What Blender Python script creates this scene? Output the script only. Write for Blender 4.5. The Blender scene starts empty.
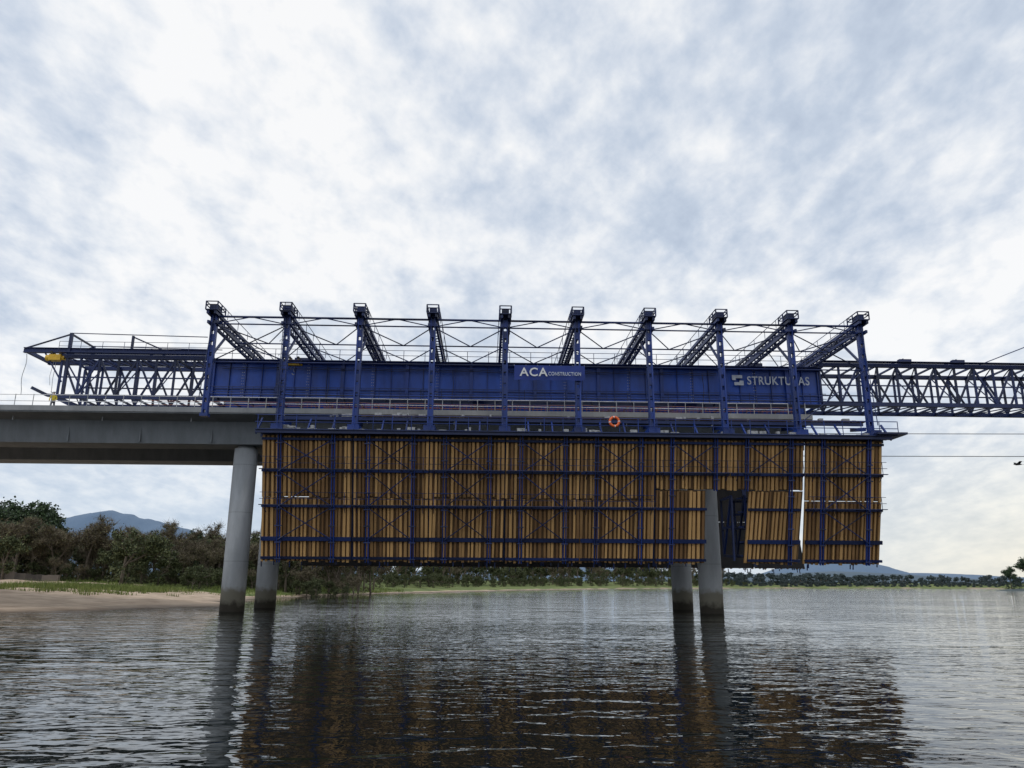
import bpy, math, random
import numpy as np
from mathutils import Vector, Matrix, noise as mnoise
random.seed(7); rng=np.random.default_rng(7)
S=bpy.context.scene
S.view_settings.view_transform='Standard'; S.view_settings.look='None'; S.view_settings.exposure=0
col=S.collection
# ---------------------------------------------------------------- materials
def newmat(name):
    m=bpy.data.materials.new(name); m.use_nodes=True
    nt=m.node_tree; b=nt.nodes['Principled BSDF']; return m,nt,b
def N(nt,t,**k):
    n=nt.nodes.new(t)
    for a,v in k.items(): setattr(n,a,v)
    return n
def ramp(nt,stops):
    r=N(nt,'ShaderNodeValToRGB'); e=r.color_ramp.elements
    e[0].position,e[0].color=stops[0][0],(*stops[0][1],1)
    e[1].position,e[1].color=stops[-1][0],(*stops[-1][1],1)
    for p,c in stops[1:-1]:
        x=e.new(p); x.color=(*c,1)
    return r
def mottled(name,c1,c2,scale=1.0,rough=.6,metal=0,island=0,bump=0,detail=6,stretch=(1,1,1)):
    m,nt,b=newmat(name); L=nt.links
    g=N(nt,'ShaderNodeTexCoord'); mp=N(nt,'ShaderNodeMapping'); mp.inputs['Scale'].default_value=stretch
    n=N(nt,'ShaderNodeTexNoise'); n.inputs['Scale'].default_value=scale; n.inputs['Detail'].default_value=detail; n.inputs['Roughness'].default_value=.65
    L.new(g.outputs['Object'],mp.inputs['Vector']); L.new(mp.outputs[0],n.inputs['Vector'])
    r=ramp(nt,[(.32,c1),(.68,c2)])
    fac=n.outputs['Fac']
    if island:
        ge=N(nt,'ShaderNodeNewGeometry'); mx=N(nt,'ShaderNodeMix'); mx.inputs[0].default_value=island
        L.new(fac,mx.inputs[2]); L.new(ge.outputs['Random Per Island'],mx.inputs[3]); fac=mx.outputs[0]
    L.new(fac,r.inputs[0]); L.new(r.outputs[0],b.inputs['Base Color'])
    b.inputs['Roughness'].default_value=rough; b.inputs['Metallic'].default_value=metal
    if bump:
        bp=N(nt,'ShaderNodeBump'); bp.inputs['Strength'].default_value=bump; bp.inputs['Distance'].default_value=.05
        L.new(n.outputs['Fac'],bp.inputs['Height']); L.new(bp.outputs[0],b.inputs['Normal'])
    return m
blue=mottled('blue_steel',(.004,.021,.115),(.010,.045,.26),.6,.45,island=.35)
blue_plate=mottled('blue_plate',(.004,.036,.22),(.013,.088,.50),.45,.42,stretch=(1,1,.35))
blue_dark=mottled('dark_blue_steel',(.004,.010,.04),(.009,.026,.12),.8,.5,island=.4)
timber=mottled('formwork_timber',(.22,.115,.042),(.66,.39,.15),.45,.7,island=.5,stretch=(1,1,.5))
ply=mottled('plywood',(.10,.058,.028),(.20,.12,.055),.7,.8)
ply_dark=mottled('dark_plywood',(.012,.012,.014),(.035,.03,.03),.7,.8)  # near-black sheet added behind the sheathing so panel backs look dark
white=mottled('white_paint',(.65,.65,.65),(.8,.8,.8),2,.5)
letter=mottled('weathered_white_lettering',(.38,.42,.5),(.62,.65,.7),2.5,.6)
yellow=mottled('yellow_paint',(.65,.38,.02),(.8,.5,.03),2,.45)
orange=mottled('orange_plastic',(.7,.10,.02),(.85,.16,.03),2,.5)
netm=mottled('faded_orange_net',(.30,.13,.09),(.45,.22,.16),.5,.8)
steel=mottled('galvanised_steel',(.25,.26,.27),(.5,.5,.5),3,.45,.4)
blackm=mottled('black_rubber',(.01,.01,.01),(.03,.03,.03),2,.6)
rust=mottled('rusty_rebar',(.12,.04,.02),(.25,.09,.04),2,.8,island=.5)
banner_m=mottled('banner_cloth',(.012,.035,.20),(.018,.045,.26),1,.7)
skin=mottled('skin',(.45,.25,.17),(.5,.3,.2),5,.6)
vest=mottled('hi_vis_vest',(.6,.45,.03),(.7,.55,.05),5,.7)
navy=mottled('work_trousers',(.015,.02,.05),(.03,.04,.08),5,.8)
bark=mottled('bark',(.07,.055,.042),(.17,.14,.105),2,.9)
twig=mottled('twigs',(.08,.066,.045),(.22,.18,.12),.3,.9,island=.5)
leafbrown=mottled('winter_leaves',(.055,.058,.024),(.17,.15,.07),.25,.8,island=.6)
leafgreen=mottled('evergreen_leaves',(.012,.027,.011),(.055,.095,.033),.3,.7,island=.6)
leafolive=mottled('olive_leaves',(.035,.05,.018),(.12,.135,.055),.3,.8,island=.6)
leaffar=mottled('haze_tinted_leaves',(.045,.065,.072),(.10,.13,.135),.1,.9,island=.5)  # leaf colour shifted to blue-grey, distance haze painted in
grassm=mottled('marsh_grass',(.08,.12,.02),(.24,.29,.075),.15,.8,island=.5)
hillm=mottled('hazed_hill_forest',(.11,.17,.26),(.135,.20,.29),.004,1)  # forest with bluish distance haze painted into the base colour
hillm2=mottled('hazed_near_hill_forest',(.07,.11,.15),(.10,.14,.18),.01,1)  # nearer hills, weaker haze tint also mixed into the colour

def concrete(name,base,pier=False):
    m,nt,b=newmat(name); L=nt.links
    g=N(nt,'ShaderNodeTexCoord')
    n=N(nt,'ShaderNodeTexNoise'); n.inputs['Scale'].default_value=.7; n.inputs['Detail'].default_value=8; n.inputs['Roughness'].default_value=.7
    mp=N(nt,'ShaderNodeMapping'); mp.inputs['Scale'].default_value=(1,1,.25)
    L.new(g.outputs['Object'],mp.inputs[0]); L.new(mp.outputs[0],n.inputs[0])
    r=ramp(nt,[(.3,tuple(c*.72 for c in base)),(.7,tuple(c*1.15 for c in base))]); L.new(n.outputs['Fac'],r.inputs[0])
    out=r.outputs[0]
    if pier:
        sp=N(nt,'ShaderNodeSeparateXYZ'); L.new(g.outputs['Object'],sp.inputs[0])
        n2=N(nt,'ShaderNodeTexNoise'); n2.inputs['Scale'].default_value=2.5; n2.inputs['Detail'].default_value=5; L.new(g.outputs['Object'],n2.inputs[0])
        ad=N(nt,'ShaderNodeMath',operation='MULTIPLY_ADD'); ad.inputs[1].default_value=1.0
        L.new(n2.outputs['Fac'],ad.inputs[0]); L.new(sp.outputs['Z'],ad.inputs[2])
        mr=N(nt,'ShaderNodeMapRange'); mr.inputs['From Min'].default_value=2.1; mr.inputs['From Max'].default_value=2.6
        L.new(ad.outputs[0],mr.inputs[0])
        mr2=N(nt,'ShaderNodeMapRange'); mr2.inputs['From Min'].default_value=1.0; mr2.inputs['From Max'].default_value=1.5
        L.new(ad.outputs[0],mr2.inputs[0])
        st=N(nt,'ShaderNodeMix',data_type='RGBA'); st.inputs[6].default_value=(.06,.052,.04,1); st.inputs[7].default_value=(.23,.215,.17,1)
        L.new(mr2.outputs[0],st.inputs[0])
        mx=N(nt,'ShaderNodeMix',data_type='RGBA'); L.new(mr.outputs[0],mx.inputs[0]); L.new(st.outputs[2],mx.inputs[6]); L.new(out,mx.inputs[7]); out=mx.outputs[2]
        w=N(nt,'ShaderNodeMath',operation='FRACT'); dv=N(nt,'ShaderNodeMath',operation='DIVIDE'); dv.inputs[1].default_value=4.1
        L.new(sp.outputs['Z'],dv.inputs[0]); L.new(dv.outputs[0],w.inputs[0])
        lt=N(nt,'ShaderNodeMath',operation='LESS_THAN'); lt.inputs[1].default_value=.015; L.new(w.outputs[0],lt.inputs[0])
        m3=N(nt,'ShaderNodeMix',data_type='RGBA'); m3.blend_type='MULTIPLY'; m3.inputs[7].default_value=(.75,.75,.75,1)
        L.new(lt.outputs[0],m3.inputs[0]); L.new(out,m3.inputs[6]); out=m3.outputs[2]
    L.new(out,b.inputs['Base Color']); b.inputs['Roughness'].default_value=.85
    return m
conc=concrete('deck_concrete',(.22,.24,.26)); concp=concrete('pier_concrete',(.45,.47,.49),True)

# ---------------------------------------------------------------- mesh builder
class MB:
    def __init__(s): s.v=[]; s.f=[]
    def beam(s,a,b,w,d=None,up=(0,0,1)):
        d=w if d is None else d
        a=Vector(a); b=Vector(b); t=(b-a).normalized(); up=Vector(up)
        if abs(t.dot(up))>.97: up=Vector((0,1,0))
        x=t.cross(up).normalized(); y=x.cross(t).normalized()
        k=len(s.v)
        for p in (a,b):
            for sx,sy in ((-1,-1),(1,-1),(1,1),(-1,1)):
                s.v.append(p+x*(sx*w/2)+y*(sy*d/2))
        s.f+= [(k+3,k+2,k+1,k),(k+4,k+5,k+6,k+7)]+[(k+i,k+(i+1)%4,k+4+(i+1)%4,k+4+i) for i in range(4)]
    def ibeam(s,a,b,w,d,t=.05,up=(0,0,1)):
        a=Vector(a); b=Vector(b); T=(b-a).normalized(); U=Vector(up)
        if abs(T.dot(U))>.97: U=Vector((0,1,0))
        x=T.cross(U).normalized(); y=x.cross(T).normalized()
        o=y*(d/2-t/2)
        s.beam(a+o,b+o,w,t,U); s.beam(a-o,b-o,w,t,U); s.beam(a,b,t,d-2*t-.004,U)
    def box(s,x0,x1,y0,y1,z0,z1):
        k=len(s.v)
        for z in (z0,z1):
            s.v+=[Vector((x0,y0,z)),Vector((x1,y0,z)),Vector((x1,y1,z)),Vector((x0,y1,z))]
        s.f+=[(k+3,k+2,k+1,k),(k+4,k+5,k+6,k+7)]+[(k+i,k+(i+1)%4,k+4+(i+1)%4,k+4+i) for i in range(4)]
    def tube(s,a,b,r,r2=None,n=6,cap=True):
        r2=r if r2 is None else r2
        a=Vector(a); b=Vector(b); t=(b-a).normalized(); up=Vector((0,0,1))
        if abs(t.dot(up))>.97: up=Vector((0,1,0))
        x=t.cross(up).normalized(); y=x.cross(t).normalized(); k=len(s.v)
        for p,q in ((a,r),(b,r2)):
            for i in range(n):
                an=2*math.pi*i/n; s.v.append(p+x*(q*math.cos(an))+y*(q*math.sin(an)))
        s.f+=[(k+i,k+(i+1)%n,k+n+(i+1)%n,k+n+i) for i in range(n)]
        if cap: s.f+=[tuple(k+i for i in reversed(range(n))),tuple(k+n+i for i in range(n))]
    def path(s,pts,r,n=5):
        for a,b in zip(pts[:-1],pts[1:]): s.tube(a,b,r,n=n)
    def obj(s,name,mat,parent=None,smooth=False):
        me=bpy.data.meshes.new(name); me.from_pydata([tuple(v) for v in s.v],[],s.f); me.update()
        if smooth: me.polygons.foreach_set('use_smooth',[True]*len(me.polygons))
        me.materials.append(mat); o=bpy.data.objects.new(name,me); col.objects.link(o)
        if parent: o.parent=parent
        return o
YAW=math.radians(1.8); PIV=Vector((0,66,0))
RB=Matrix.Rotation(YAW,4,'Z'); TB=Matrix.Translation(PIV)@RB@Matrix.Translation(-PIV)
def empty(name,bridge=True):
    e=bpy.data.objects.new(name,None); col.objects.link(e); e.empty_display_size=.5
    if bridge: e.matrix_world=TB
    return e

# ---------------------------------------------------------------- bridge
br=empty('concrete_bridge')
DX0,DX1=-150,26
m=MB()
prof=[(64.3,16.2),(64.3,16.62),(81.7,16.62),(81.7,16.2),(79.8,15.9),(79.4,14.0),(76.6,14.0),(76.2,15.9),(69.8,15.9),(69.4,14.0),(66.6,14.0),(66.2,15.9)]
xs=[DX0,-105,-64,-40,-23.4,0,17.3,DX1]
for x in xs:
    for (y,z) in prof: m.v.append(Vector((x,y,z)))
n=len(prof)
for j in range(len(xs)-1):
    for i in range(n): m.f.append((j*n+i,j*n+(i+1)%n,(j+1)*n+(i+1)%n,(j+1)*n+i))
m.f+=[tuple(range(n)),tuple(reversed(range((len(xs)-1)*n,len(xs)*n)))]
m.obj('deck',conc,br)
m=MB()
for x in (-64.1,-23.4,17.3): m.box(x-.5,x+.5,69.55,76.45,14.3,15.88)
x=-148
while x<-25:
    m.box(x-.06,x+.06,66.32,66.5,14.1,15.75); x+=6.1
m.obj('diaphragms',conc,br)
m=MB()
m.box(DX0,DX1,64.22,64.296,16.3,16.74); m.box(DX0,DX1,81.704,81.78,16.3,16.74)
m.obj('edge_beam',concrete('edge_concrete',(.30,.31,.32)),br)
m=MB()
for x in (-105,-64.1,-23.4,17.3):
    for y in (68,78):
        m.tube((x,y,-3),(x,y,13.78),1.0,n=40); m.tube((x,y,13.78),(x,y,13.995),.75,n=24)
p=m.obj('piers',concp,br,False)
for pl in p.data.polygons:
    if len(pl.vertices)==4: pl.use_smooth=True
m=MB()
for x in np.arange(-140,24,7.5): m.tube((x,65.4,15.7),(x,65.4,16.25),.06)
m.obj('drain_pipes',steel,br)

sr=empty('deck_safety_railing')
m=MB(); x=DX0
while x<DX1:
    m.tube((x,64.45,16.62),(x,64.45,17.75),.035); m.tube((x,81.5,16.62),(x,81.5,17.75),.035); x+=1.5
m.obj('posts',steel,sr)
m=MB()
for y in (64.45,81.5):
    for z in (17.15,17.7): m.path([(x,y,z+random.uniform(-.02,.02)) for x in np.arange(DX0,DX1+.1,3.0)],.03)
m.obj('rails',white,sr)
m=MB()
for z in (17.0,17.3):
    m.path([(x,64.55,z+random.uniform(-.06,.06)) for x in np.arange(-31,25.6,1.5)],.025)
m.obj('faded_netting',netm,sr)

# ---------------------------------------------------------------- gantry
ga=empty('launching_gantry')
YN,YF=71.0,75.2; ZB,ZT=18.9,22.7; GX0,GX1=-28.2,30.0
m=MB()
m.box(GX0,GX1,YN,YN+.06,ZB+.2,ZT-.2); m.box(GX0,GX1,YF-.06,YF,ZB+.2,ZT-.2)
m.obj('girder_webs',blue_plate,ga)
m=MB()
for y in (YN,YF):
    for z in (ZB+.1,ZT-.1): m.box(GX0,GX1,y-.35,y+.35,z-.1,z+.098)
m.box(GX0,GX1,YN-.12,YN-.003,ZB+1.1,ZB+1.22)
x=GX0+.15
k=0
while x<GX1:
    for y in (YN,): 
        if k%4==0: m.box(x-.16,x+.16,y-.3,y-.003,ZB+.21,ZT-.21)
        else: m.box(x-.03,x+.03,y-.18,y-.003,ZB+.21,ZT-.21)
    m.box(x-.05,x+.05,YN+.4,YF-.4,ZT-.35,ZT-.1); m.box(x-.05,x+.05,YN+.4,YF-.4,ZB+.1,ZB+.35)
    x+=1.52; k+=1
m.obj('girder_flanges',blue,ga)
m=MB()
for y in (YN,):
    x=GX0+3
    while x<GX1-2:
        for z in np.arange(ZB+.4,ZT-.3,.28):
            for ox in (-.08,.08): m.box(x+ox-.025,x+ox+.025,y-.33,y-.302,z,z+.05)
        x+=6.08
m.obj('splice_bolts',steel,ga)
def nose(xa,xb,name,bays,dz):
    m=MB(); dx=(xb-xa)/bays; B=ZB+dz-.1; T=23.05+dz
    for y in (YN,YF):
        for z in (B+.15,T-.2): m.beam((xa,y,z),(xb,y,z),.32,.38)
        m.beam((xa,y,(B+T)/2-.1),(xb,y,(B+T)/2-.1),.1,.12)
        for i in range(bays+1):
            x=xa+i*dx; m.beam((x,y,B+.3),(x,y,T-.36),.18)
            if i<bays:
                if i%2: m.beam((x,y,B+.3),(x+dx,y,T-.36),.16)
                else: m.beam((x,y,T-.36),(x+dx,y,B+.3),.16)
    for i in range(bays+1):
        x=xa+i*dx
        m.beam((x,YN,T-.2),(x,YF,T-.2),.16); m.beam((x,YN,B+.15),(x,YF,B+.15),.16)
        if i<bays:
            m.tube((x,YN,T-.2),(x+dx,YF,T-.2),.06); m.tube((x,YF,B+.15),(x+dx,YN,B+.15),.06)
            if i%2: m.tube((x,YN,B+.2),(x,YF,T-.2),.06)
    for y,s in ((YN,-1),(YF,1)):
        m.beam((xa,y+s*.65,T-.03),(xb,y+s*.65,T-.03),.6,.06)
        if xa<0:
            for z in (T+.55,T+1.0): m.tube((xa,y+s*.9,z),(xb,y+s*.9,z),.025)
            for x in np.arange(xa,xb,2.0): m.tube((x,y+s*.9,T),(x,y+s*.9,T+1.0),.025)
    m.obj(name,blue_dark,ga)
nose(GX1+.02,GX1+44,'front_nose_truss',23,.35); nose(-42.3,GX0-.02,'rear_nose_truss',8,.15)
m=MB()
for y in (YN-.9,YF+.9):
    for z in (ZT+.55,ZT+1.05): m.path([(x,y,z) for x in np.linspace(GX0,GX1,11)],.028)
    for x in np.linspace(GX0,GX1,30): m.tube((x,y,ZT),(x,y,ZT+1.06),.028)
for x in np.arange(GX0+.5,GX1,4.0): m.beam((x,YN-1,ZT-.12),(x,YN-.36,ZT-.12),.1)
m.box(GX0,GX1,YN-1.0,YN-.36,ZT-.06,ZT); m.box(GX0,GX1,YF+.36,YF+1.0,ZT-.06,ZT)
# lower access walkway along the bottom flange, with handrail and brackets
m.box(GX0,GX1,YN-1.1,YN-.36,ZB+.02,ZB+.08)
for x in np.arange(GX0+.4,GX1,1.94): m.tube((x,YN-1.05,ZB+.08),(x,YN-1.05,ZB+1.12),.03)
for z in (.6,1.1): m.tube((GX0,YN-1.05,ZB+z),(GX1,YN-1.05,ZB+z),.03)
for x in np.arange(GX0+1,GX1,3.88): m.beam((x,YN-1.1,ZB-.05),(x,YN-.37,ZB-.05),.12)
m.obj('girder_walkway',blue_dark,ga)
m=MB()
for z in (21.9,22.05): m.path([(x,YN-.38,z+.05*math.sin(x*1.3)) for x in np.arange(GX0+1,20.5,1.0)],.03)
for x in (-17.2,-5.5,6.6,18.4): m.path([(x,YN-.4,22.0),(x+.1,YN-.4,20.5),(x-.05,YN-.45,19.1),(x+.3,YN-1.2,17.4)],.03)
m.obj('hydraulic_hoses',blackm,ga)

FX=[-24.6+5.96*i for i in range(10)]
FYN,FYB=60.5,85.5; CB,CT=22.92,23.65
posts=MB(); tr=MB(); rail=MB(); lon=MB(); head=MB()
for i,x in enumerate(FX):
    zb=15.4 if i==0 else 14.1
    for y,sg in ((FYN,-1),(FYB,1)):
        for ox in (-.17,.17):
            posts.beam((x+ox,y,zb),(x+ox,y,CT),.12,.42)
        z=zb+.3
        while z<CT-.3:
            posts.box(x-.11,x+.11,y-.15,y+.15,z,z+.6); z+=.95
        posts.box(x-.32,x+.32,y-.3,y+.3,zb-.25,zb-.003)
        tr.beam((x,y-sg*.2,CB-2.6),(x,y-sg*3.2,CB),.16)
        head.box(x-.5,x+.5,y-1.0,y+1.0,CT+.16,CT+.22)
        for px in (-.47,.47):
            for py in (-.95,0,.95): head.tube((x+px,y+py,CT+.22),(x+px,y+py,CT+.9),.06)
            for hz in (.6,.88): head.tube((x+px,y-.95,CT+hz),(x+px,y+.95,CT+hz),.045)
        for py in (-.95,.95):
            for hz in (.6,.88): head.tube((x-.47,y+py,CT+hz),(x+.47,y+py,CT+hz),.045)
        head.box(x-.3,x+.3,y-.45,y+.45,CT+.222,CT+.75)
    for ox in (-.3,.3):
        tr.beam((x+ox,FYN-.9,CT),(x+ox,FYB+.9,CT),.2,.26); tr.beam((x+ox,FYN-.6,CB),(x+ox,FYB+.6,CB),.18,.24)
        ys=np.linspace(FYN,FYB,17)
        for j,yy in enumerate(ys):
            tr.beam((x+ox,yy,CB),(x+ox,yy,CT),.08)
            if j<16:
                a,b=(CB,CT) if j%2 else (CT,CB); tr.beam((x+ox,yy,a),(x+ox,ys[j+1],b),.08)
    for yy in np.linspace(FYN,FYB,17):
        tr.beam((x-.3,yy,CT),(x+.3,yy,CT),.08); tr.beam((x-.3,yy,CB),(x+.3,yy,CB),.08)
    for y in (YN,YF): tr.box(x-.4,x+.4,y-.3,y+.3,ZT+.002,CB-.135)
    for s2 in (-.5,.5):
        for yy in np.linspace(FYN+1.5,FYB-1.5,9): rail.tube((x+s2,yy,CT+.1),(x+s2,yy,CT+.85),.026)
        rail.tube((x+s2,FYN+1,CT+.85),(x+s2,FYB-1,CT+.85),.03)
posts.obj('posts',blue,ga); tr.obj('transverse_trusses',blue_dark,ga); rail.obj('truss_handrails',blue_dark,ga); head.obj('post_head_platforms',blue_dark,ga)
for i in range(9):
    a,b=FX[i],FX[i+1]; mid=(a+b)/2
    for y in (FYN,FYB):
        lon.tube((a,y,CT-.1),(b,y,CT-.1),.09); lon.tube((a,y,CB),(b,y,CB),.06)
        lon.tube((a,y,CB),(mid,y,CT-.1),.045); lon.tube((mid,y,CT-.1),(b,y,CB),.045)
        lon.tube((a,y,19.7),(b,y,19.7),.055)
        lon.tube((a,y,17.0),(b,y,17.0),.05)
    for (y0,y1) in ((FYN,65.8),(65.8,YN),(YF,80.4),(80.4,FYB)):
        lon.tube((a,y0,CB),(mid,y1,CB),.05); lon.tube((mid,y1,CB),(b,y0,CB),.05)
    for y in (65.8,80.4): lon.tube((a,y,CB),(b,y,CB),.06)
    for y in (63.2,82.8): lon.tube((a,y,CT+.85),(b,y,CT+.85),.03)
    if i in (0,8):
        lon.tube((a,FYN,19.7),(b,FYN,CB),.05); lon.tube((b,FYN,19.7),(a,FYN,CB),.05)
lon.obj('longitudinal_bracing',blue_dark,ga)
m=MB()
for (x,z0,x2,z2) in ((FX[0],CT,FX[0]-.5,16.5),(FX[8],15.0,FX[9],19.7),(FX[9],CT,FX[9]+.5,15.)):
    m.tube((x,FYN-.3,z0),(x2,FYN-.3,z2),.04)
m.obj('stays',blue_dark,ga)
m=MB()
for x in (-23.4,17.3,-3):
    for y in (YN,YF):
        m.box(x-.5,x+.5,y-.4,y+.4,16.95,ZB-.06); m.box(x-1.1,x+1.1,y-.7,y+.7,16.65,16.94)
    m.box(x-.3,x+.3,YN+.45,YF-.45,17.3,17.8)
m.obj('support_legs',blue,ga)
NT=23.2; NB=19.0
m=MB()
m.ibeam((-46.0,YN,NT+.35),(-28.5,YN,NT+.35),.35,.5); m.ibeam((-46.0,YF,NT+.35),(-28.5,YF,NT+.35),.35,.5)
m.beam((-45.9,YN,NT+.35),(-45.9,YF,NT+.35),.3)
for y in (YN,YF):
    m.beam((-41.8,y,NB+.2),(-41.8,y,NT+2.1),.26)
    m.beam((-41.8,y,NT+2.0),(-46.0,y,NT+.5),.12); m.beam((-36.0,y,NT+.6),(-36.0,y,NT+1.9),.2); m.beam((-36.0,y,NT+1.8),(-33.2,y,NT+.6),.12)
    m.tube((-41.8,y,NT+2.1),(-29,y,NT+1.9),.045)
    m.beam((-44.7,y,NB+.9),(-43.2,y,NB+.2),.28); m.beam((-43.2,y,NB+.2),(-41.9,y,NB+.1),.28)
    m.beam((-44.0,y,NT+.1),(-42.1,y,NB+1.5),.12)
m.beam((-41.8,YN,NT+2.0),(-41.8,YF,NT+2.0),.15)
FT=23.4
for x in (38.5,43.8):
    m.box(x-.5,x+.7,YN-.2,YN+.25,FT+.01,FT+.45); m.beam((x-1.2,YN,FT),(x,YN,FT+.5),.14)
m.beam((56,YN,FT),(56,YN,FT+4),.25); m.tube((56,YN,FT+3.9),(46,YN,FT),.05); m.tube((56,YN,FT+3.9),(66,YN,FT),.05)
m.obj('nose_tip_frames',blue_dark,ga)
m=MB()
for x,y,w,h in ((-20,72,1.4,.6),(-9,73,1.8,.7),(3,72.5,1.2,.5),(12,73,2,.7),(24,72,1.3,.7)):
    m.box(x-w/2,x+w/2,y-.6,y+.6,ZT+.01,ZT+h); m.box(x-w/2+.1,x+w/2-.1,y-.63,y-.601,ZT+.1,ZT+h-.1)
m.obj('hydraulic_cabinets',blue_dark,ga)
m=MB()
for ox in (-.25,.25): m.tube((-18.6+ox,FYN-.5,14.2),(-18.6+ox,FYN-.5,24.7),.03)
z=14.4
while z<24.6: m.tube((-18.85,FYN-.5,z),(-18.35,FYN-.5,z),.02); z+=.35
z=16.5
while z<24.6:
    m.path([(-18.6+.4*math.cos(a),FYN-.5-.5*math.sin(a)*1.2,z) for a in np.linspace(0,math.pi,7)],.02); z+=1.2
m.obj('access_ladder',blue_dark,ga)
def text(body,size,loc,parent,mat,name,ext=.01,sx=1):
    c=bpy.data.curves.new(name,'FONT'); c.body=body; c.size=size; c.extrude=ext; c.offset=size*.015; c.space_character=1.12
    o=bpy.data.objects.new(name,c); col.objects.link(o); o.parent=parent; o.location=loc; o.rotation_euler=(math.pi/2,0,0); o.scale=(sx,1,1)
    c.materials.append(mat); return o
text('STRUKTURAS',1.15,(22.75,YN-.33,21.05),ga,letter,'girder_lettering',sx=.80)
m=MB(); m.box(21.3,22.3,YN-.36,YN-.33,21.65,21.95); m.box(21.3,21.65,YN-.36,YN-.33,21.45,21.648); m.box(21.5,22.4,YN-.36,YN-.33,20.95,21.25); m.box(22.0,22.4,YN-.36,YN-.33,21.252,21.4)
m.obj('girder_logo',letter,ga)

bn=empty('company_banner')
m=MB(); bx=[.0+5.75*t for t in np.linspace(0,1,25)]
for k,x in enumerate(bx):
    w=.05*math.sin(k*1.1)
    m.v+=[Vector((x,60.12+w*.3,18.42+.03*math.sin(k*.8))),Vector((x,60.12+w,19.0)),Vector((x,60.12,19.64))]
for k in range(24):
    for j in range(2): m.f.append((k*3+j,(k+1)*3+j,(k+1)*3+j+1,k*3+j+1))
m.obj('cloth',banner_m,bn,True)
text('ACA',.98,(.45,60.0,18.72),bn,white,'lettering_large',sx=1.05); text('CONSTRUCTION',.42,(2.75,60.0,18.78),bn,letter,'lettering_small',sx=.75)
m=MB()
for x in bx[::4]: m.tube((x,60.1,19.6),(x,60.4,19.75),.015)
m.obj('ties',steel,bn)

def hoist(x,z,drop):
    e=empty('chain_hoist'); m=MB()
    m.box(x-.55,x+.55,YN-.35,YN+.35,z-.75,z-.2); m.tube((x-.9,YN,z-.5),(x-.55,YN,z-.5),.3,n=14); m.tube((x+.55,YN,z-.5),(x+.8,YN,z-.5),.24,n=14)
    m.obj('motor_housing',yellow,e)
    m=MB()
    for ox in (-.4,.4):
        for oy in (-.24,.24): m.tube((x+ox,YN+oy-.05,z),(x+ox,YN+oy+.05,z),.14,n=12)
        m.box(x+ox-.05,x+ox+.05,YN-.3,YN+.3,z-.2,z-.12)
    m.obj('trolley_wheels',blackm,e)
    m=MB(); m.path([(x+.03*math.sin(k),YN,z-.75-drop*k/8) for k in range(9)],.025); m.path([(x-.15,YN,z-.75),(x-.35,YN,z-.75-drop*.5),(x-.2,YN,z-.75-drop*.8)],.02)
    zz=z-.75-drop; m.path([(x,YN,zz),(x+.15,YN,zz-.12),(x+.12,YN,zz-.32),(x-.05,YN,zz-.36),(x-.14,YN,zz-.22)],.045)
    m.obj('chain_and_hook',steel,e)
hoist(-42.9,NT+.1,3.0)
hoist(-20.6,ZT+.4,.5)
m=MB(); m.path([(-45.7+.1*math.sin(k),YN,NT-4.0*k/8) for k in range(9)],.03); o=m.obj('hanging_cable',steel); o.matrix_world=TB

# ---------------------------------------------------------------- formwork
fw=empty('timber_formwork')
nrm=Vector((0,-9.67,-2.5)).normalized()
def P(x,v,off=0,side=1):
    if side==1: return Vector((x,60.5+2.5*v,13.77-9.67*v))+nrm*off
    return Vector((x,85.5-2.5*v,13.77-9.67*v))+Vector((0,-nrm.y,nrm.z))*off
div1=[-19.9,-12.75,-6.7,-.65,5.35,11.4,17.4,23.5,29.9]
div2=[-21.5,-14.3,-8.2,-2.1,3.8,9.9,15.7,21.8,26.5,31.9]
tb=MB(); pl=MB(); pl2=MB(); wb=MB(); wd=MB(); fine=MB(); clamps=MB()
def quadbox(mb,x0,x1,v0,v1,o0,o1,side,lean=0):
    k=len(mb.v)
    for o in (o0,o1): mb.v+=[P(x0,v0,o,side),P(x1,v0,o,side),P(x1+lean,v1,o,side),P(x0+lean,v1,o,side)]
    mb.f+=[(k+3,k+2,k+1,k),(k+4,k+5,k+6,k+7)]+[(k+i,k+(i+1)%4,k+4+(i+1)%4,k+4+i) for i in range(4)]
NX0,NX1=15.5,18.8
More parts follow.
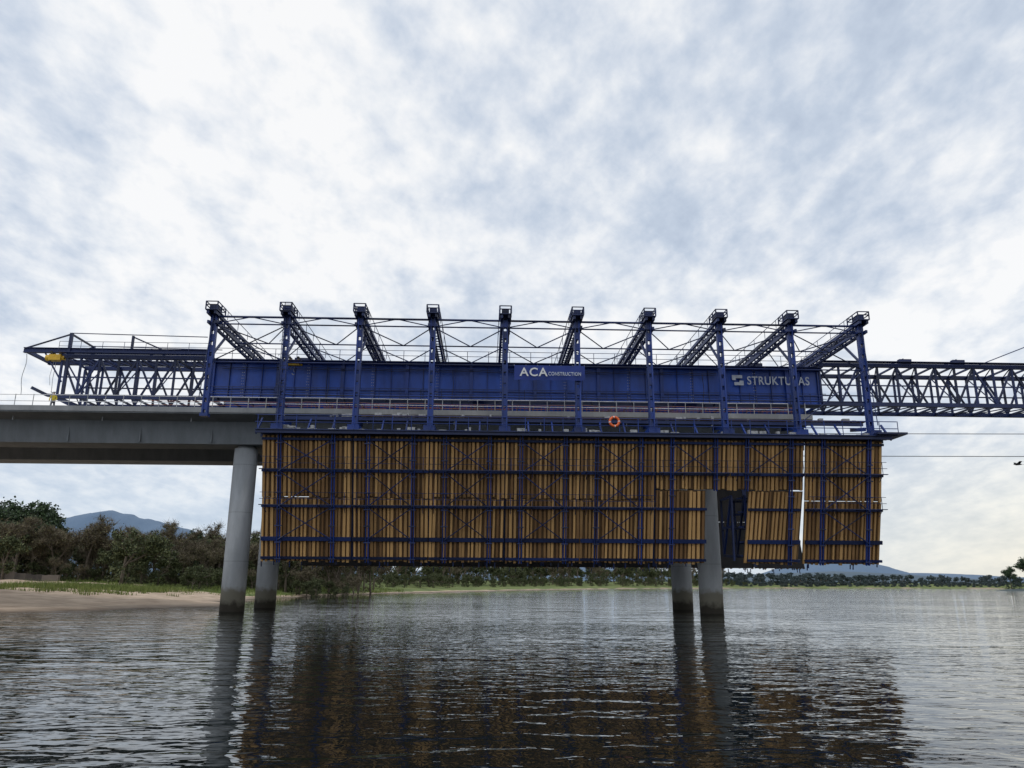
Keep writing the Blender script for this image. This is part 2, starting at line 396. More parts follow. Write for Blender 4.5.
for side in (1,2):
    div=div1 if side==1 else div2
    for p in range(len(div)-1):
        x0,x1=div[p]+.07,div[p+1]-.07
        skew=random.uniform(-.10,.10)
        if side==1 and p in (5,6):
            segs=[(x0,x1,0,.405)]+([(x0,NX0,.415,1)] if p==5 else [(NX1+.2,x1,.415,1)])
        else: segs=[(x0,x1,0,.49),(x0,x1,.495,1.0)]
        for (a,b,v0,v1) in segs:
            ln=-.35 if (side==1 and p==6 and v0>.3) else (-.12 if p==7 and v0>.3 else skew*.5*(v0>.3))
            quadbox(pl,a,b,v0,v1,-.02,0,side,ln); quadbox(pl2,a,b,v0,v1,-.06,-.024,side,ln)  # pl is the sheathing, pl2 the added near-black backing
            x=a+.10
            while x<b-.04:
                jit=random.uniform(-.045,.045); d=random.choice([.2,.2,.16])
                w=random.choice([.14,.17,.17,.2,.22])
                quadbox(tb,x-w/2+jit,x+w/2+jit,v0+random.uniform(0,.012),v1-random.uniform(-.008,.012),.005,d,side,ln+random.uniform(-.05,.05))
                x+=.335
        if p>0 and not(side==1 and p==7): clamps.beam(P(div[p],.0,-.12,side),P(div[p],.99 if not(side==1 and p==6) else .40,-.12,side),.4,.06,nrm)
        W=x1-x0
        for h in [.03,.28,.56,.82,.97]:
            if side==1 and p==5 and h>.41: a,b=x0,NX0
            elif side==1 and p==6 and h>.41: a,b=NX1+.1,x1-.3
            else: a,b=x0,x1
            t=.30 if h==.82 else .19
            wd.beam(P(a-.02,h,.30,side),P(b+.02,h,.30,side),.16,t,P(0,0,0,side)-P(0,1,0,side))
        for fx in (.2,.8):
            xx=x0+W*fx
            vend=1.0
            if side==1 and NX0<xx<NX1+.3: vend=.41
            for ox in (-.10,.10): wb.beam(P(xx+ox,-.03,.5,side),P(xx+ox,vend,.5,side),.08,.2,nrm)
            for h in np.arange(.06,vend,.13):
                clamps.beam(P(xx-.26,h,.65,side),P(xx+.26,h,.65,side),.09)
        xa,xb=x0+W*.2,x0+W*.8
        if not(side==1 and p in(5,6)):
            for (a,b) in ((.28,.56),(.56,.82)):
                fine.tube(P(xa,a,.66,side),P(xb,b,.66,side),.045); fine.tube(P(xb,a,.66,side),P(xa,b,.66,side),.045)
        fine.tube(P(xa,.03,.66,side),P(xb,.28,.66,side),.045); fine.tube(P(xb,.03,.66,side),P(xa,.28,.66,side),.045)
        for h in (.28,.56):
            if side==1 and p in(5,6) and h>.4: continue
            s=-1 if side==1 else 1
            for fx in (.06,.35,.65,.94):
                q=P(x0+W*fx,h,.4,side)
                fine.tube(q,q+Vector((0,s*.7,0)),.035); fine.tube(q+Vector((0,s*.7,0)),q+Vector((0,s*.7,1.0)),.025); fine.tube(q+Vector((0,s*.7,0)),q+Vector((0,s*.02,-.5)),.028)
            qa=P(x0,h,.4,side)+Vector((0,s*.7,0)); qb=P(x1,h,.4,side)+Vector((0,s*.7,0))
            for dz in (.5,1.0): fine.tube(qa+Vector((0,0,dz)),qb+Vector((0,0,dz)),.022)
            clamps.beam(qa+Vector((0,0,.03)),qb+Vector((0,0,.03)),.22,.05)
        for _ in range(5):
            xx=random.uniform(x0,x1)
            if side==1 and NX0<xx<NX1: continue
            fine.tube(P(xx,1,.2,side),P(xx,1.0+random.uniform(.02,.05),.2,side),.05)
pl.obj('plywood_sheathing',ply,fw); pl2.obj('dark_form_backing',ply_dark,fw); tb.obj('timber_beams',timber,fw); wb.obj('steel_soldiers',blue,fw); wd.obj('steel_walers',blue_dark,fw)
fine.obj('bracing_tubes',blue_dark,fw); clamps.obj('clamps_and_boards',blue_dark,fw)
m=MB()
for x in (17.9,19.0,20.2):
    for (a,b) in (((x,62.6,9.5),(x,62.9,4.3)),((x,65.5,9.5),(x,65.5,4.8)),((x,62.7,9.5),(x,65.5,4.8)),((x,62.6,9.4),(x,65.6,9.4)),((x,62.8,4.6),(x,65.6,4.8)),((x,62.6,7),(x,65.5,7))): m.beam(a,b,.14,.2)
for z in (9.3,8.2,7,5.8,4.7): m.beam((18.6,65.5,z),(23,65.5,z),.12,.16); m.beam((18.5,63.1,z),(23,63.1,z),.1,.12)
m.obj('opening_frames',blue_dark,fw)
m=MB(); r=MB(); g2=MB()
for s,(ya,yb,yr) in ((1,(59.3,61.2,59.3)),(2,(84.8,86.7,86.7))):
    m.box(-20.2,30.6,ya,yb,13.95,14.03)
    m.beam((-20.2,ya+.2,13.82),(30.2,ya+.2,13.82),.14,.22); m.beam((-20.2,yb-.2,13.8),(30.2,yb-.2,13.8),.2,.26)
    x=-20
    while x<30.7:
        r.tube((x,yr,14.03),(x,yr,15.15),.035); x+=1.49
    for z in (14.55,15.12): r.tube((-20.2,yr,z),(30.6,yr,z),.035)
    for x in FX[1:]:
        g2.box(x-.45,x+.45,ya+.3,yb+.1,14.04,14.5); g2.beam((x-.9,yb,14.25),(x+.9,yb,14.25),.2,.3)
        g2.beam((x,yb+.2,14.9),(x,yb+2.6 if s==1 else yb-4.5,15.3),.2,.3)
        g2.beam((x,FYN if s==1 else FYB,14.2),(x,(FYN+5) if s==1 else FYB-5,15.0),.18,.26)
        for dx_ in (-2.0,2.0):
            g2.beam((x+dx_,yb,14.0),(x+dx_,yb+1.4 if s==1 else yb-3.2,15.5),.12,.16)
    yy=62.6 if s==1 else 83.4
    m.beam((-19.5,yy,15.55),(29.5,yy,15.55),.2,.28)
m.box(28.8,31.2,58.9,61.5,14.04,14.2)
m.obj('top_walkway',blue_dark,fw); r.obj('walkway_railing',blue,fw); g2.obj('hanger_brackets',blue,fw)
m=MB()
for k in range(90):
    x=random.uniform(-19,29); z=random.choice([14.05,15.7]); y=60.0 if z<15 else 62.6; w=random.uniform(.15,.7)
    m.box(x-w/2,x+w/2,y-.15,y+.2,z,z+random.uniform(.1,.4))
m.obj('stored_clamps',steel,fw)
m=MB()
for p in range(1,8):
    m.box(div1[p]+.2,div1[p+1]-.2,62.4,64.0,15.72,15.84)
m.obj('wing_soffit_boards',ply,fw)

m=MB()
for k in range(60):
    x=random.uniform(-24,20); y=random.uniform(65.2,69); z=16.7+random.uniform(0,.5); m.tube((x,y,z),(x+random.uniform(3,6),y,z),.03)
for k in range(120):
    x=-18+k*.36; m.tube((x,65.0,16.62),(x,65.0,17.35),.018)
o=m.obj('reinforcement_bars',rust); o.matrix_world=TB

lr=empty('life_ring')
for nm,mt,par in (('orange_quarters',orange,0),('white_bands',white,1)):
    m=MB(); n=32; q=8
    c=Vector((7.9,59.2,14.85))
    for i in range(n):
        if (i%8 in (0,))!=bool(par): continue
        k=len(m.v)
        for a in (2*math.pi*i/n,2*math.pi*(i+1)/n):
            for j in range(q):
                bb=2*math.pi*j/q; rr=.36+.10*math.cos(bb); m.v.append(c+Vector((rr*math.cos(a),.09*math.sin(bb),rr*math.sin(a))))
        m.f+=[(k+j,k+(j+1)%q,k+q+(j+1)%q,k+q+j) for j in range(q)]
    m.obj(nm,mt,lr,True)

# ---------------------------------------------------------------- worker
def worker(x,y,z,face):
    e=empty('construction_worker',False); e.location=TB@Vector((x,y,z)); e.rotation_euler=(0,0,face)
    def skinned(name,mat,pts,edges,rad,root=0,sub=2):
        me=bpy.data.meshes.new(name); me.from_pydata(pts,edges,[]); o=bpy.data.objects.new(name,me); col.objects.link(o); o.parent=e
        md=o.modifiers.new('s','SKIN'); md.use_smooth_shade=True
        for i,r in enumerate(rad): me.skin_vertices[0].data[i].radius=(r[0],r[1]) if isinstance(r,tuple) else (r,r)
        me.skin_vertices[0].data[root].use_root=True
        o.modifiers.new('b','SUBSURF').levels=sub; o.modifiers['b'].render_levels=sub; me.materials.append(mat); return o
    skinned('trousers',navy,[(0,0,.95),(.1,0,.88),(.13,.02,.5),(.14,.03,.1),(-.1,0,.88),(-.13,-.05,.5),(-.15,-.02,.1)],[(0,1),(1,2),(2,3),(0,4),(4,5),(5,6)],[(.15,.11),.095,.07,.055,.095,.07,.055])
    skinned('jacket',vest,[(0,0,.92),(0,0,1.15),(0,0,1.38),(0,0,1.47),(.2,0,1.40),(.27,-.04,1.14),(.2,-.22,1.0),(-.2,0,1.40),(-.27,-.02,1.14),(-.25,-.18,.95)],[(0,1),(1,2),(2,3),(2,4),(4,5),(5,6),(2,7),(7,8),(8,9)],[(.16,.11),(.16,.11),(.17,.11),.07,.07,.055,.045,.07,.055,.045])
    skinned('head_and_neck',skin,[(0,0,1.46),(0,-.01,1.55),(0,-.02,1.64),(0,-.01,1.72)],[(0,1),(1,2),(2,3)],[.055,.06,(.08,.095),(.075,.09)])
    for nm,s,p in (('right_hand',1,(.2,-.22,1.0)),('left_hand',-1,(-.25,-.18,.95))):
        pts=[p,(p[0],p[1]-.05,p[2]-.03)]; ed=[(0,1)]; rd=[.03,.035]
        for k in range(4):
            i=len(pts); pts+=[(p[0]+(k-1.5)*.022,p[1]-.11,p[2]-.05),(p[0]+(k-1.5)*.022,p[1]-.13+.004*k,p[2]-.085)]; ed+=[(1,i),(i,i+1)]; rd+=[.01,.009]
        i=len(pts); pts+=[(p[0]-s*.05,p[1]-.06,p[2]-.03),(p[0]-s*.06,p[1]-.09,p[2]-.045)]; ed+=[(1,i),(i,i+1)]; rd+=[.011,.01]
        skinned(nm,skin,pts,ed,rd,sub=1)
    m=MB(); R=6
    for j in range(R+1):
        el=math.pi/2*j/R
        for i in range(16):
            a=2*math.pi*i/16; m.v.append(Vector((.125*math.cos(el)*math.cos(a),-.02+.15*math.cos(el)*math.sin(a),1.70+.13*math.sin(el))))
    for j in range(R):
        for i in range(16): m.f.append((j*16+i,j*16+(i+1)%16,(j+1)*16+(i+1)%16,(j+1)*16+i))
    m.box(-.1,.1,-.24,-.14,1.695,1.715); m.obj('hard_hat',white,e,True)
    m=MB()
    for s in (-.145,.145): m.box(s-.05,s+.05,-.18,.1,0,.11)
    m.obj('boots',blackm,e)
worker(-39.9,66.3,16.62,.4)

# ---------------------------------------------------------------- power line + bird
pw=empty('power_line',False); m=MB()
for z0,y in ((26.8,120),(23.2,120)):
    m.path([(x,y,z0-1.2*(1-(x/220)**2)) for x in np.linspace(-220,220,41)],.055)
m.obj('cables',blackm,pw)
m=MB()
for x in (-220,220):
    m.tube((x,120,-2),(x,120,29),.3,.18,n=10)
    for z in (26.85,23.25): m.beam((x-.0,118.8,z),(x,121.2,z),.2)
m.obj('poles',steel,pw)
m=MB()
c=Vector((59.7,90,16.3))
m.v+=[c+Vector(v) for v in ((-.55,0,0),(-.25,-.12,.05),(.3,-.1,.03),(.6,0,0),(.3,.1,.03),(-.25,.12,.05),(-.2,0,.16),(.25,0,.12),(-.2,0,-.12),(.25,0,-.08))]
m.f+=[(0,1,6),(1,2,7,6),(2,3,7),(3,4,7),(4,5,6,7),(5,0,6),(1,0,8),(2,1,8,9),(3,2,9),(4,3,9),(5,4,9,8),(0,5,8)]
for s in (-1,1):
    k=len(m.v); m.v+=[c+Vector(v) for v in ((-.2,s*.1,.08),(.25,s*.1,.06),(.2,s*.6,.3),(-.1,s*.55,.32),(.35,s*1.2,.12))]; m.f+=[(k,k+1,k+2,k+3),(k+3,k+2,k+4)]
k=len(m.v); m.v+=[c+Vector(v) for v in ((.5,0,.02),(.9,-.15,0),(.9,.15,0))]; m.f.append((k,k+1,k+2))
m.obj('flying_bird',blackm)

# ---------------------------------------------------------------- terrain
shore=np.array([(-400,20),(-120,42),(-60,53),(-43,60),(-36,70),(-31,84),(-35,98),(-37,125),(-28,175),(0,262),(55,370),(150,470),(300,560),(600,640),(1500,800),(6000,1200)],float)
def sdist(x,y):
    best=np.full(x.shape,1e9); sg=np.ones(x.shape)
    for a,b in zip(shore[:-1],shore[1:]):
        d=b-a; L=(d**2).sum(); t=np.clip(((x-a[0])*d[0]+(y-a[1])*d[1])/L,0,1)
        dx=x-(a[0]+t*d[0]); dy=y-(a[1]+t*d[1]); q=np.hypot(dx,dy); cr=d[0]*dy-d[1]*dx
        u=q<best; best=np.where(u,q,best); sg=np.where(u,np.sign(cr),sg)
    return best*sg
def wob(x,y):
    return 2.2*np.sin(x*.21+y*.13)*np.cos(y*.17-x*.05)+1.1*np.sin(x*.55-y*.4)+.5*np.sin(y*.9+x*.3)
def height(x,y):
    s=sdist(x,y)+wob(x,y)
    z=np.interp(s,[-60,-8,0,5,14,30,60,90,250,3000],[-4,-1.0,0,.45,1.05,1.9,2.9,3.3,4,10])
    return z+.12*np.sin(x*.8+y*.3)*np.sin(y*.7)*np.clip(s/10,0,1),s
def axis(lo,f0,f1,hi,st,gr):
    c=list(np.arange(f0,f1,st)); a=c[0]; d=st; L=[]
    while a>lo: d*=gr; a-=d; L.append(a)
    a=c[-1]; d=st; Rr=[]
    while a<hi: d*=gr; a+=d; Rr.append(a)
    return np.array(L[::-1]+c+Rr)
ax=axis(-7000,-100,10,7000,1.0,1.07); ay=axis(-3000,50,200,9000,1.2,1.06)
X,Y=np.meshgrid(ax,ay); Z,Sd=height(X,Y)
nx,ny=len(ax),len(ay)
me=bpy.data.meshes.new('ground'); vv=np.stack([X.ravel(),Y.ravel(),Z.ravel()],1)
I,J=np.meshgrid(np.arange(nx-1),np.arange(ny-1)); a=(J*nx+I).ravel()
me.from_pydata(vv.tolist(),[],np.stack([a,a+1,a+nx+1,a+nx],1).tolist())
me.polygons.foreach_set('use_smooth',[True]*len(me.polygons))
at=me.attributes.new('sand','FLOAT','POINT')
sand=np.where(Y<122,np.interp(Sd,[0,14,40],[1.3,1.1,.3]),np.interp(Sd,[0,1.5,5],[1,.8,0]))
sand=np.where((X<-62)&(Y<137),1.5,sand)
at.data.foreach_set('value',sand.ravel().astype(np.float32))
gm,nt,b=newmat('ground'); L=nt.links
A=N(nt,'ShaderNodeAttribute'); A.attribute_name='sand'
tc=N(nt,'ShaderNodeTexCoord'); n1=N(nt,'ShaderNodeTexNoise'); n1.inputs['Scale'].default_value=.12; n1.inputs['Detail'].default_value=9; n1.inputs['Roughness'].default_value=.7
L.new(tc.outputs['Object'],n1.inputs[0])
gr=ramp(nt,[(.3,(.06,.085,.022)),(.5,(.13,.17,.04)),(.62,(.20,.22,.06)),(.75,(.22,.18,.09))]); L.new(n1.outputs['Fac'],gr.inputs[0])
n2=N(nt,'ShaderNodeTexNoise'); n2.inputs['Scale'].default_value=.6; n2.inputs['Detail'].default_value=8; L.new(tc.outputs['Object'],n2.inputs[0])
sr_=ramp(nt,[(.3,(.36,.265,.185)),(.7,(.58,.45,.33))]); L.new(n2.outputs['Fac'],sr_.inputs[0])
sp=N(nt,'ShaderNodeSeparateXYZ'); L.new(tc.outputs['Object'],sp.inputs[0])
wet=N(nt,'ShaderNodeMapRange'); wet.inputs['From Min'].default_value=.02; wet.inputs['From Max'].default_value=.22; wet.inputs['To Min'].default_value=.4; L.new(sp.outputs['Z'],wet.inputs[0])
wm=N(nt,'ShaderNodeVectorMath',operation='SCALE'); L.new(sr_.outputs[0],wm.inputs[0]); L.new(wet.outputs[0],wm.inputs['Scale'])
fa=N(nt,'ShaderNodeMath',operation='ADD'); L.new(A.outputs['Fac'],fa.inputs[0])
sb=N(nt,'ShaderNodeMath',operation='MULTIPLY_ADD'); sb.inputs[1].default_value=1.6; sb.inputs[2].default_value=-.8; L.new(n1.outputs['Fac'],sb.inputs[0]); L.new(sb.outputs[0],fa.inputs[1])
cr=N(nt,'ShaderNodeMapRange'); cr.inputs['From Min'].default_value=.4; cr.inputs['From Max'].default_value=.6; L.new(fa.outputs[0],cr.inputs[0])
mx=N(nt,'ShaderNodeMix',data_type='RGBA'); L.new(cr.outputs[0],mx.inputs[0]); L.new(gr.outputs[0],mx.inputs[6]); L.new(wm.outputs[0],mx.inputs[7]); L.new(mx.outputs[2],b.inputs['Base Color'])
bp=N(nt,'ShaderNodeBump'); bp.inputs['Strength'].default_value=.6; bp.inputs['Distance'].default_value=.15; L.new(n2.outputs['Fac'],bp.inputs['Height']); L.new(bp.outputs[0],b.inputs['Normal'])
b.inputs['Roughness'].default_value=.95
me.materials.append(gm); o=bpy.data.objects.new('ground',me); col.objects.link(o)

# water
wmat,nt,b=newmat('river_water'); L=nt.links
b.inputs['Base Color'].default_value=(.005,.008,.007,1); b.inputs['Roughness'].default_value=.025; b.inputs['IOR'].default_value=1.33
tc=N(nt,'ShaderNodeTexCoord')
def wn(scale,st,det,rot=0,dist=0):
    mp=N(nt,'ShaderNodeMapping'); mp.inputs['Scale'].default_value=st; mp.inputs['Rotation'].default_value=(0,0,rot); L.new(tc.outputs['Object'],mp.inputs[0])
    n=N(nt,'ShaderNodeTexNoise'); n.inputs['Scale'].default_value=scale; n.inputs['Detail'].default_value=det; n.inputs['Roughness'].default_value=.5; n.inputs['Distortion'].default_value=dist; L.new(mp.outputs[0],n.inputs[0]); return n
a0=wn(.35,(.35,1,1),1,.12,.3); a1=wn(1.3,(.5,1,1),1.5,.25,.6); a2=wn(4.6,(.6,1,1),1.5,-.3,.4); a3=wn(.06,(.5,1,1),3,.3)
mr=N(nt,'ShaderNodeMapRange'); mr.inputs['From Min'].default_value=.38; mr.inputs['From Max'].default_value=.62; mr.inputs['To Min'].default_value=.4; mr.inputs['To Max'].default_value=1.15; L.new(a3.outputs['Fac'],mr.inputs[0])
h=N(nt,'ShaderNodeMath',operation='MULTIPLY_ADD'); h.inputs[1].default_value=.22; L.new(a2.outputs['Fac'],h.inputs[0]); L.new(a1.outputs['Fac'],h.inputs[2])
h2=N(nt,'ShaderNodeMath',operation='MULTIPLY'); L.new(h.outputs[0],h2.inputs[0]); L.new(mr.outputs[0],h2.inputs[1])
h3=N(nt,'ShaderNodeMath',operation='MULTIPLY_ADD'); h3.inputs[1].default_value=.9; L.new(a0.outputs['Fac'],h3.inputs[0]); L.new(h2.outputs[0],h3.inputs[2])
bp=N(nt,'ShaderNodeBump'); bp.inputs['Strength'].default_value=1; bp.inputs['Distance'].default_value=.078; L.new(h3.outputs[0],bp.inputs['Height']); L.new(bp.outputs[0],b.inputs['Normal'])
m=MB(); m.v=[Vector(v) for v in ((-7000,-3000,0),(7000,-3000,0),(7000,9000,0),(-7000,9000,0))]; m.f=[(0,1,2,3)]; m.obj('river_water',wmat)

# ---------------------------------------------------------------- vegetation
def quads(cent,size,aspect=1.0,upb=0):
    n=len(cent); a=rng.normal(size=(n,3)); a/=np.linalg.norm(a,axis=1)[:,None]; b_=rng.normal(size=(n,3)); b_[:,2]+=upb
    b_-=a*(a*b_).sum(1)[:,None]; b_/=np.linalg.norm(b_,axis=1)[:,None]
    s=size*rng.uniform(.5,1.2,(n,1)); a=a*s*.5; b_=b_*s*.5*aspect
    return np.stack([cent-a-b_,cent+a-b_*.6,cent+a*.7+b_,cent-a+b_*.8],1).reshape(-1,3)
def treemesh(name,h,kind,nl,leafm,ls,low=0):
    m=MB(); cl=[]
    def grow(p,d,L,r,lv):
        q=p+d*L; m.tube(p,q,r,r*.62,n=5 if lv<2 else 3,cap=False)
        if lv>=2: cl.append(q); cl.append(p+d*L*.5)
        if lv<4:
            k=random.choice([2,3,3]) if lv<3 else random.choice([2,3])
            for _ in range(k):
                nd=(d+Vector((random.gauss(0,.5),random.gauss(0,.5),random.gauss(.1,.3)))).normalized()
                grow(p+d*L*random.uniform(.6,1),nd,L*random.uniform(.6,.82),r*.55,lv+1)
    if kind=='pine':
        m.tube((0,0,0),(0.3,0,h*.95),.28,.05,n=7,cap=False)
        for k in range(22):
            z=h*(.3+.68*k/22); an=random.uniform(0,6.28); L=h*.26*(1.1-(z/h))**.6*random.uniform(.6,1.15)
            e=Vector((L*math.cos(an),L*math.sin(an),z+L*.25)); m.tube((0.2,0,z),e,.07,.02,n=4,cap=False)
            cl+= [e,e*.7+Vector((0,0,z*.3))]
    else:
        grow(Vector((0,0,0)),Vector((random.gauss(0,.08),random.gauss(0,.08),1)).normalized(),h*.28,h*.02,0)
        zz=max(c.z for c in cl); f=h/zz
        for v in m.v: v*=f
        cl=[c*f for c in cl]
    if low:
        for _ in range(low):
            a=random.uniform(0,6.28); r=h*random.uniform(.05,.32); cl.append(Vector((r*math.cos(a),r*math.sin(a),h*random.uniform(.02,.4))))
    C=np.array([tuple(c) for c in cl]); idx=rng.integers(0,len(C),nl)
    wts=rng.uniform(.3,1.2,len(C))
    sc=(h*.05 if kind!='pine' else h*.06)
    pts=C[idx]+rng.normal(size=(nl,3))*sc*wts[idx][:,None]*np.array([1,1,.75]); pts[:,2]=np.maximum(pts[:,2],.3)
    V=[tuple(v) for v in m.v]; F=list(m.f); mi=[0]*len(F)
    k=len(V); q=quads(pts,ls); V+=q.tolist(); F+=[(k+4*i,k+4*i+1,k+4*i+2,k+4*i+3) for i in range(nl)]; mi+=[1]*nl
    if kind=='bare':
        nt_=2600; idx=rng.integers(0,len(C),nt_); p0=C[idx]; d=rng.normal(size=(nt_,3))*np.array([1,1,.7])+np.array([0,0,.6]); d/=np.linalg.norm(d,axis=1)[:,None]
        L_=rng.uniform(.5,1.8,(nt_,1)); sd=rng.normal(size=(nt_,3))*.028
        k=len(V); tri=np.stack([p0-sd,p0+sd,p0+d*L_],1).reshape(-1,3); V+=tri.tolist(); F+=[(k+3*i,k+3*i+1,k+3*i+2) for i in range(nt_)]; mi+=[2]*nt_
    me=bpy.data.meshes.new(name); me.from_pydata(V,[],F); me.materials.append(bark); me.materials.append(leafm); me.materials.append(twig)
    me.polygons.foreach_set('material_index',mi); me.update(); return me
bare=[treemesh('bare_tree_%d'%i,12,'bare',900,leafbrown,.24,low=6) for i in range(5)]
oliv=[treemesh('leafy_tree_%d'%i,10,'leafy',3600,leafolive,.36,low=25) for i in range(3)]
ever=[treemesh('evergreen_%d'%i,14,'leafy',8500,leafgreen,.36,low=20) for i in range(3)]
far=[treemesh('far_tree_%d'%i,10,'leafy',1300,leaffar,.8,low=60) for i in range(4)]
pine=[treemesh('pine_%d'%i,15,'pine',6000,leafgreen,.36) for i in range(2)]
def gz(x,y):
    z,_=height(np.array([float(x)]),np.array([float(y)])); return float(z[0])
def inst(name,me,x,y,s,parent=None,sz=None):
    o=bpy.data.objects.new(name,me); col.objects.link(o); o.location=(x,y,gz(x,y)-.1); o.rotation_euler=(0,0,random.uniform(0,6.28)); o.scale=(s,s,sz or s)
    if parent: o.parent=parent
    return o
for (x,y,s,me_) in ((-97,147,.92,ever[0]),(-90.5,150,1.0,ever[1]),(-94,146,.72,ever[2]),(-101,152,1.0,ever[1]),(-105,160,1.0,ever[0]),(-97,160,1.05,ever[2])):
    inst('evergreen_tree',me_,x,y,s)
for (x,y,s) in ((-60,150,.66),(-57.5,155,.56)): inst('pine_tree',pine[0],x,y,s)
tp=empty('riverbank_trees',False)
for k in range(210):
    t=(k+random.random())/210*1.0 if k%2 else random.random(); x=-125+t*94+random.uniform(-3,3); y=random.uniform(142,185)+(10*t)
    if k<110: y=random.uniform(140,156)
    inst('bare_tree',random.choice(bare) if random.random()<.9 else random.choice(oliv),x,y,random.uniform(.5,.80),tp)
for k in range(150):
    x=-130+(k+random.random())/150*102; y=random.uniform(138,152); inst('shrub',random.choice(oliv+bare[:2]),x,y,random.uniform(.20,.36),tp,)
bg=empty('distant_treeline',False)
pts=shore[7:14]
for a,b_ in zip(pts[:-1],pts[1:]):
    d=b_-a; Ln=np.hypot(*d); nn=np.array([-d[1],d[0]])/Ln
    if nn[1]<0: nn=-nn
    near=a[1]<300
    for rrow,(o0,o1) in enumerate(((12,20),(22,34),(36,55),(60,90))):
        step=(3.8 if near else 5 if a[1]<480 else 6)
        if rrow==0: step*=.7
        for t in np.arange(0,1,step/Ln):
            q=a+d*t+nn*random.uniform(o0,o1)
            if a[1]<380: me_=random.choice(oliv+bare[:3]) if rrow else random.choice(oliv)
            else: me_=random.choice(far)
            if rrow==0: s=random.uniform(.22,.42)
            elif a[1]<400: s=random.uniform(.55,1.05)
            elif a[1]<480: s=random.uniform(.4,.8)
            else: s=random.uniform(.3,.75)
            inst('tree',me_,q[0]+random.uniform(-2,2),q[1],s,bg)
for x,y,s,e_ in ((231,352,.95,ever[0]),(226,358,.7,ever[1]),(237,350,.8,ever[2])):
    o=inst('round_tree',e_,x,y,s); o.location.z=.6
m=MB()
ring=24
for j,(rr,z) in enumerate(((26,-1.5),(20,.1),(14,.9),(6,1.4),(.1,1.5))):
    for i in range(ring):
        a=2*math.pi*i/ring; m.v.append(Vector((243+rr*1.2*math.cos(a)*(1+.1*math.sin(3*a)),355+rr*.6*math.sin(a),z)))
for j in range(4):
    for i in range(ring): m.f.append((j*ring+i,j*ring+(i+1)%ring,(j+1)*ring+(i+1)%ring,(j+1)*ring+i))
m.obj('river_islet',leaffar,None,True)
# marsh grass
cent=[]
for k in range(3200):
    x=random.uniform(-100,-18); y=random.uniform(84,195)
    patch=k<380
    if patch: x=random.gauss(-56,4.5); y=random.gauss(107,5)
    z,s=height(np.array([x]),np.array([y]))
    n=mnoise.noise(Vector((x*.07,y*.05,0)))
    if patch:
        if s[0]<4: continue
    else:
        if s[0]<1.5 or n<-.08: continue
        if y<124 and s[0]<13: continue
        if x<-64 and y<138: continue
    cent.append((x,y,float(z[0]),patch))
V=[];F=[]
for (x,y,z,pa) in cent:
    R=random.uniform(.6,1.8); H=random.uniform(.3,.8)*(1.3 if pa else 1)
    for _ in range(26):
        a=random.uniform(0,6.28); r=R*math.sqrt(random.random()); px,py=x+r*math.cos(a),y+r*math.sin(a); w=.05; hh=H*random.uniform(.5,1.1); t=random.uniform(0,3.14); dx,dy=w*math.cos(t),w*math.sin(t)
        k=len(V); V+=[(px-dx,py-dy,z-.1),(px+dx,py+dy,z-.1),(px+random.gauss(0,.15),py+random.gauss(0,.15),z+hh)]; F.append((k,k+1,k+2))
me=bpy.data.meshes.new('marsh_grass'); me.from_pydata(V,[],F); me.materials.append(grassm); o=bpy.data.objects.new('marsh_grass',me); col.objects.link(o)
m=MB()
for k in range(62):
    x=-135+k*.95; y=136-.04*k; z=gz(x,y); m.box(x,x+.93,y-.3,y+.3,z-.3,z+1.1+random.uniform(-.12,.12))
m.obj('stone_wall',mottled('stone',(.05,.045,.04),(.15,.13,.11),1,.9,island=.6))
def hill(cx,cy,w,h,mat,seed,dep=500,pw_=1.7):
    m=MB(); nxh,nyh=90,10
    for j in range(nyh+1):
        for i in range(nxh+1):
            u=i/nxh*2-1; v=j/nyh*2-1
            e=max(0,1-abs(u)**pw_)*math.cos(v*math.pi/2)
            z=h*e*(1+.22*mnoise.noise(Vector((u*2.3+seed,v,seed)))+.07*mnoise.noise(Vector((u*9+seed,v*3,seed)))+.02*mnoise.noise(Vector((u*40,v*9,seed))))
            m.v.append(Vector((cx+u*w,cy+v*dep,z-2)))
    for j in range(nyh):
        for i in range(nxh): k=j*(nxh+1)+i; m.f.append((k,k+1,k+nxh+2,k+nxh+1))
    m.obj('hill',mat,None,True)
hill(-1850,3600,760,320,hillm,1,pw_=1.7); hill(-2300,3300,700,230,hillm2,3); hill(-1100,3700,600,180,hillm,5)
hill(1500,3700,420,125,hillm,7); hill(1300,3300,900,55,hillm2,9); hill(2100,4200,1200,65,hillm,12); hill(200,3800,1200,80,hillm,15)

# ---------------------------------------------------------------- sky & sun
w=bpy.data.worlds.new('World'); S.world=w; w.use_nodes=True; nt=w.node_tree; nt.nodes.clear(); L=nt.links
out=N(nt,'ShaderNodeOutputWorld'); SE=math.radians(48)
sky=N(nt,'ShaderNodeTexSky',sky_type='NISHITA'); sky.sun_disc=False
b1=N(nt,'ShaderNodeBackground'); b1.inputs[1].default_value=.1; L.new(sky.outputs[0],b1.inputs[0])
tc=N(nt,'ShaderNodeTexCoord'); sp=N(nt,'ShaderNodeSeparateXYZ'); L.new(tc.outputs['Generated'],sp.inputs[0])
def M(op,a,b_=None,c=None):
    n=N(nt,'ShaderNodeMath',operation=op)
    for i,v in enumerate((a,b_,c)):
        if v is None: continue
        if isinstance(v,(int,float)): n.inputs[i].default_value=v
        else: L.new(v,n.inputs[i])
    return n.outputs[0]
zc=M('ADD',M('MAXIMUM',sp.outputs['Z'],0),.30)
cx=M('DIVIDE',sp.outputs['X'],zc); cy=M('DIVIDE',sp.outputs['Y'],zc)
cb=N(nt,'ShaderNodeCombineXYZ'); L.new(cx,cb.inputs[0]); L.new(cy,cb.inputs[1])
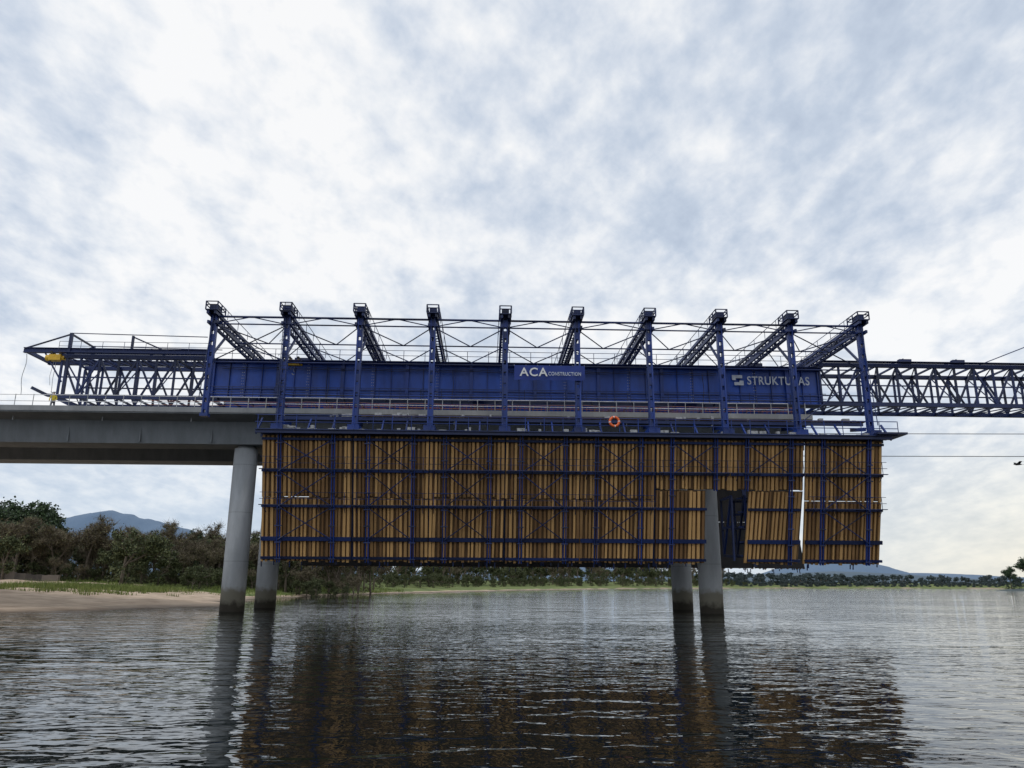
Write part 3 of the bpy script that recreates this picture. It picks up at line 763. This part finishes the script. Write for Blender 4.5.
def cn(scale,rot,st,det,rough,dist=0,off=0):
    mp=N(nt,'ShaderNodeMapping'); mp.inputs['Rotation'].default_value=(0,0,rot); mp.inputs['Scale'].default_value=st; mp.inputs['Location'].default_value=(off,off*.7,0)
    L.new(cb.outputs[0],mp.inputs[0]); n=N(nt,'ShaderNodeTexNoise'); n.inputs['Scale'].default_value=scale; n.inputs['Detail'].default_value=det; n.inputs['Roughness'].default_value=rough; n.inputs['Distortion'].default_value=dist
    L.new(mp.outputs[0],n.inputs[0]); return n.outputs['Fac']
big=cn(1.5,.5,(1,1,1),3,.5,.3,3.1); midn=cn(10.5,-.75,(1,.66,1),4,.5,.15,1.3); sml=cn(23,-.6,(1,.75,1),4,.58,.1,7)
f=M('ADD',M('ADD',M('MULTIPLY',big,.95),M('MULTIPLY',midn,.60)),M('MULTIPLY',sml,.38)) # mean .965
f=M('MULTIPLY_ADD',M('SUBTRACT',f,.965),2.0,.60)
cr=ramp(nt,[(.05,(.50,.58,.71)),(.30,(.60,.68,.80)),(.50,(.73,.79,.88)),(.72,(.90,.93,.97)),(.92,(1.03,1.03,1.03))]); L.new(f,cr.inputs[0])
hz=N(nt,'ShaderNodeMapRange'); hz.inputs['From Min'].default_value=.0; hz.inputs['From Max'].default_value=.20; hz.inputs['To Min'].default_value=.8; hz.inputs['To Max'].default_value=0; L.new(sp.outputs['Z'],hz.inputs[0])
wa=N(nt,'ShaderNodeMapRange'); wa.inputs['From Min'].default_value=.25; wa.inputs['From Max'].default_value=.6; L.new(sp.outputs['X'],wa.inputs[0])
hc=N(nt,'ShaderNodeMix',data_type='RGBA'); hc.inputs[6].default_value=(.60,.71,.85,1); hc.inputs[7].default_value=(1.0,.92,.72,1); L.new(wa.outputs[0],hc.inputs[0])
mx=N(nt,'ShaderNodeMix',data_type='RGBA'); L.new(hz.outputs[0],mx.inputs[0]); L.new(cr.outputs[0],mx.inputs[6]); L.new(hc.outputs[2],mx.inputs[7])
b2=N(nt,'ShaderNodeBackground'); b2.inputs[1].default_value=1.0; L.new(mx.outputs[2],b2.inputs[0])
ms=N(nt,'ShaderNodeMixShader'); ms.inputs[0].default_value=.9; L.new(b1.outputs[0],ms.inputs[1]); L.new(b2.outputs[0],ms.inputs[2]); L.new(ms.outputs[0],out.inputs[0])
sd=bpy.data.lights.new('sun','SUN'); sd.energy=.9; sd.angle=math.radians(14); sd.color=(1,.96,.9)
so=bpy.data.objects.new('sun',sd); col.objects.link(so)
dirv=Vector((-.62,-.25,math.tan(SE)*.71)).normalized(); so.rotation_euler=dirv.to_track_quat('Z','Y').to_euler()
sky.sun_rotation=math.atan2(dirv.x,dirv.y); sky.sun_elevation=math.asin(dirv.z)

# ---------------------------------------------------------------- camera
cd=bpy.data.cameras.new('camera'); cd.lens=27; cd.sensor_width=36; cd.clip_end=20000; cd.clip_start=.1
co=bpy.data.objects.new('camera',cd); col.objects.link(co)
co.matrix_world=Matrix.Translation((0,0,2.5))@Matrix.Rotation(math.radians(104.5),4,'X')@Matrix.Rotation(math.radians(.3),4,'Z')
S.camera=co
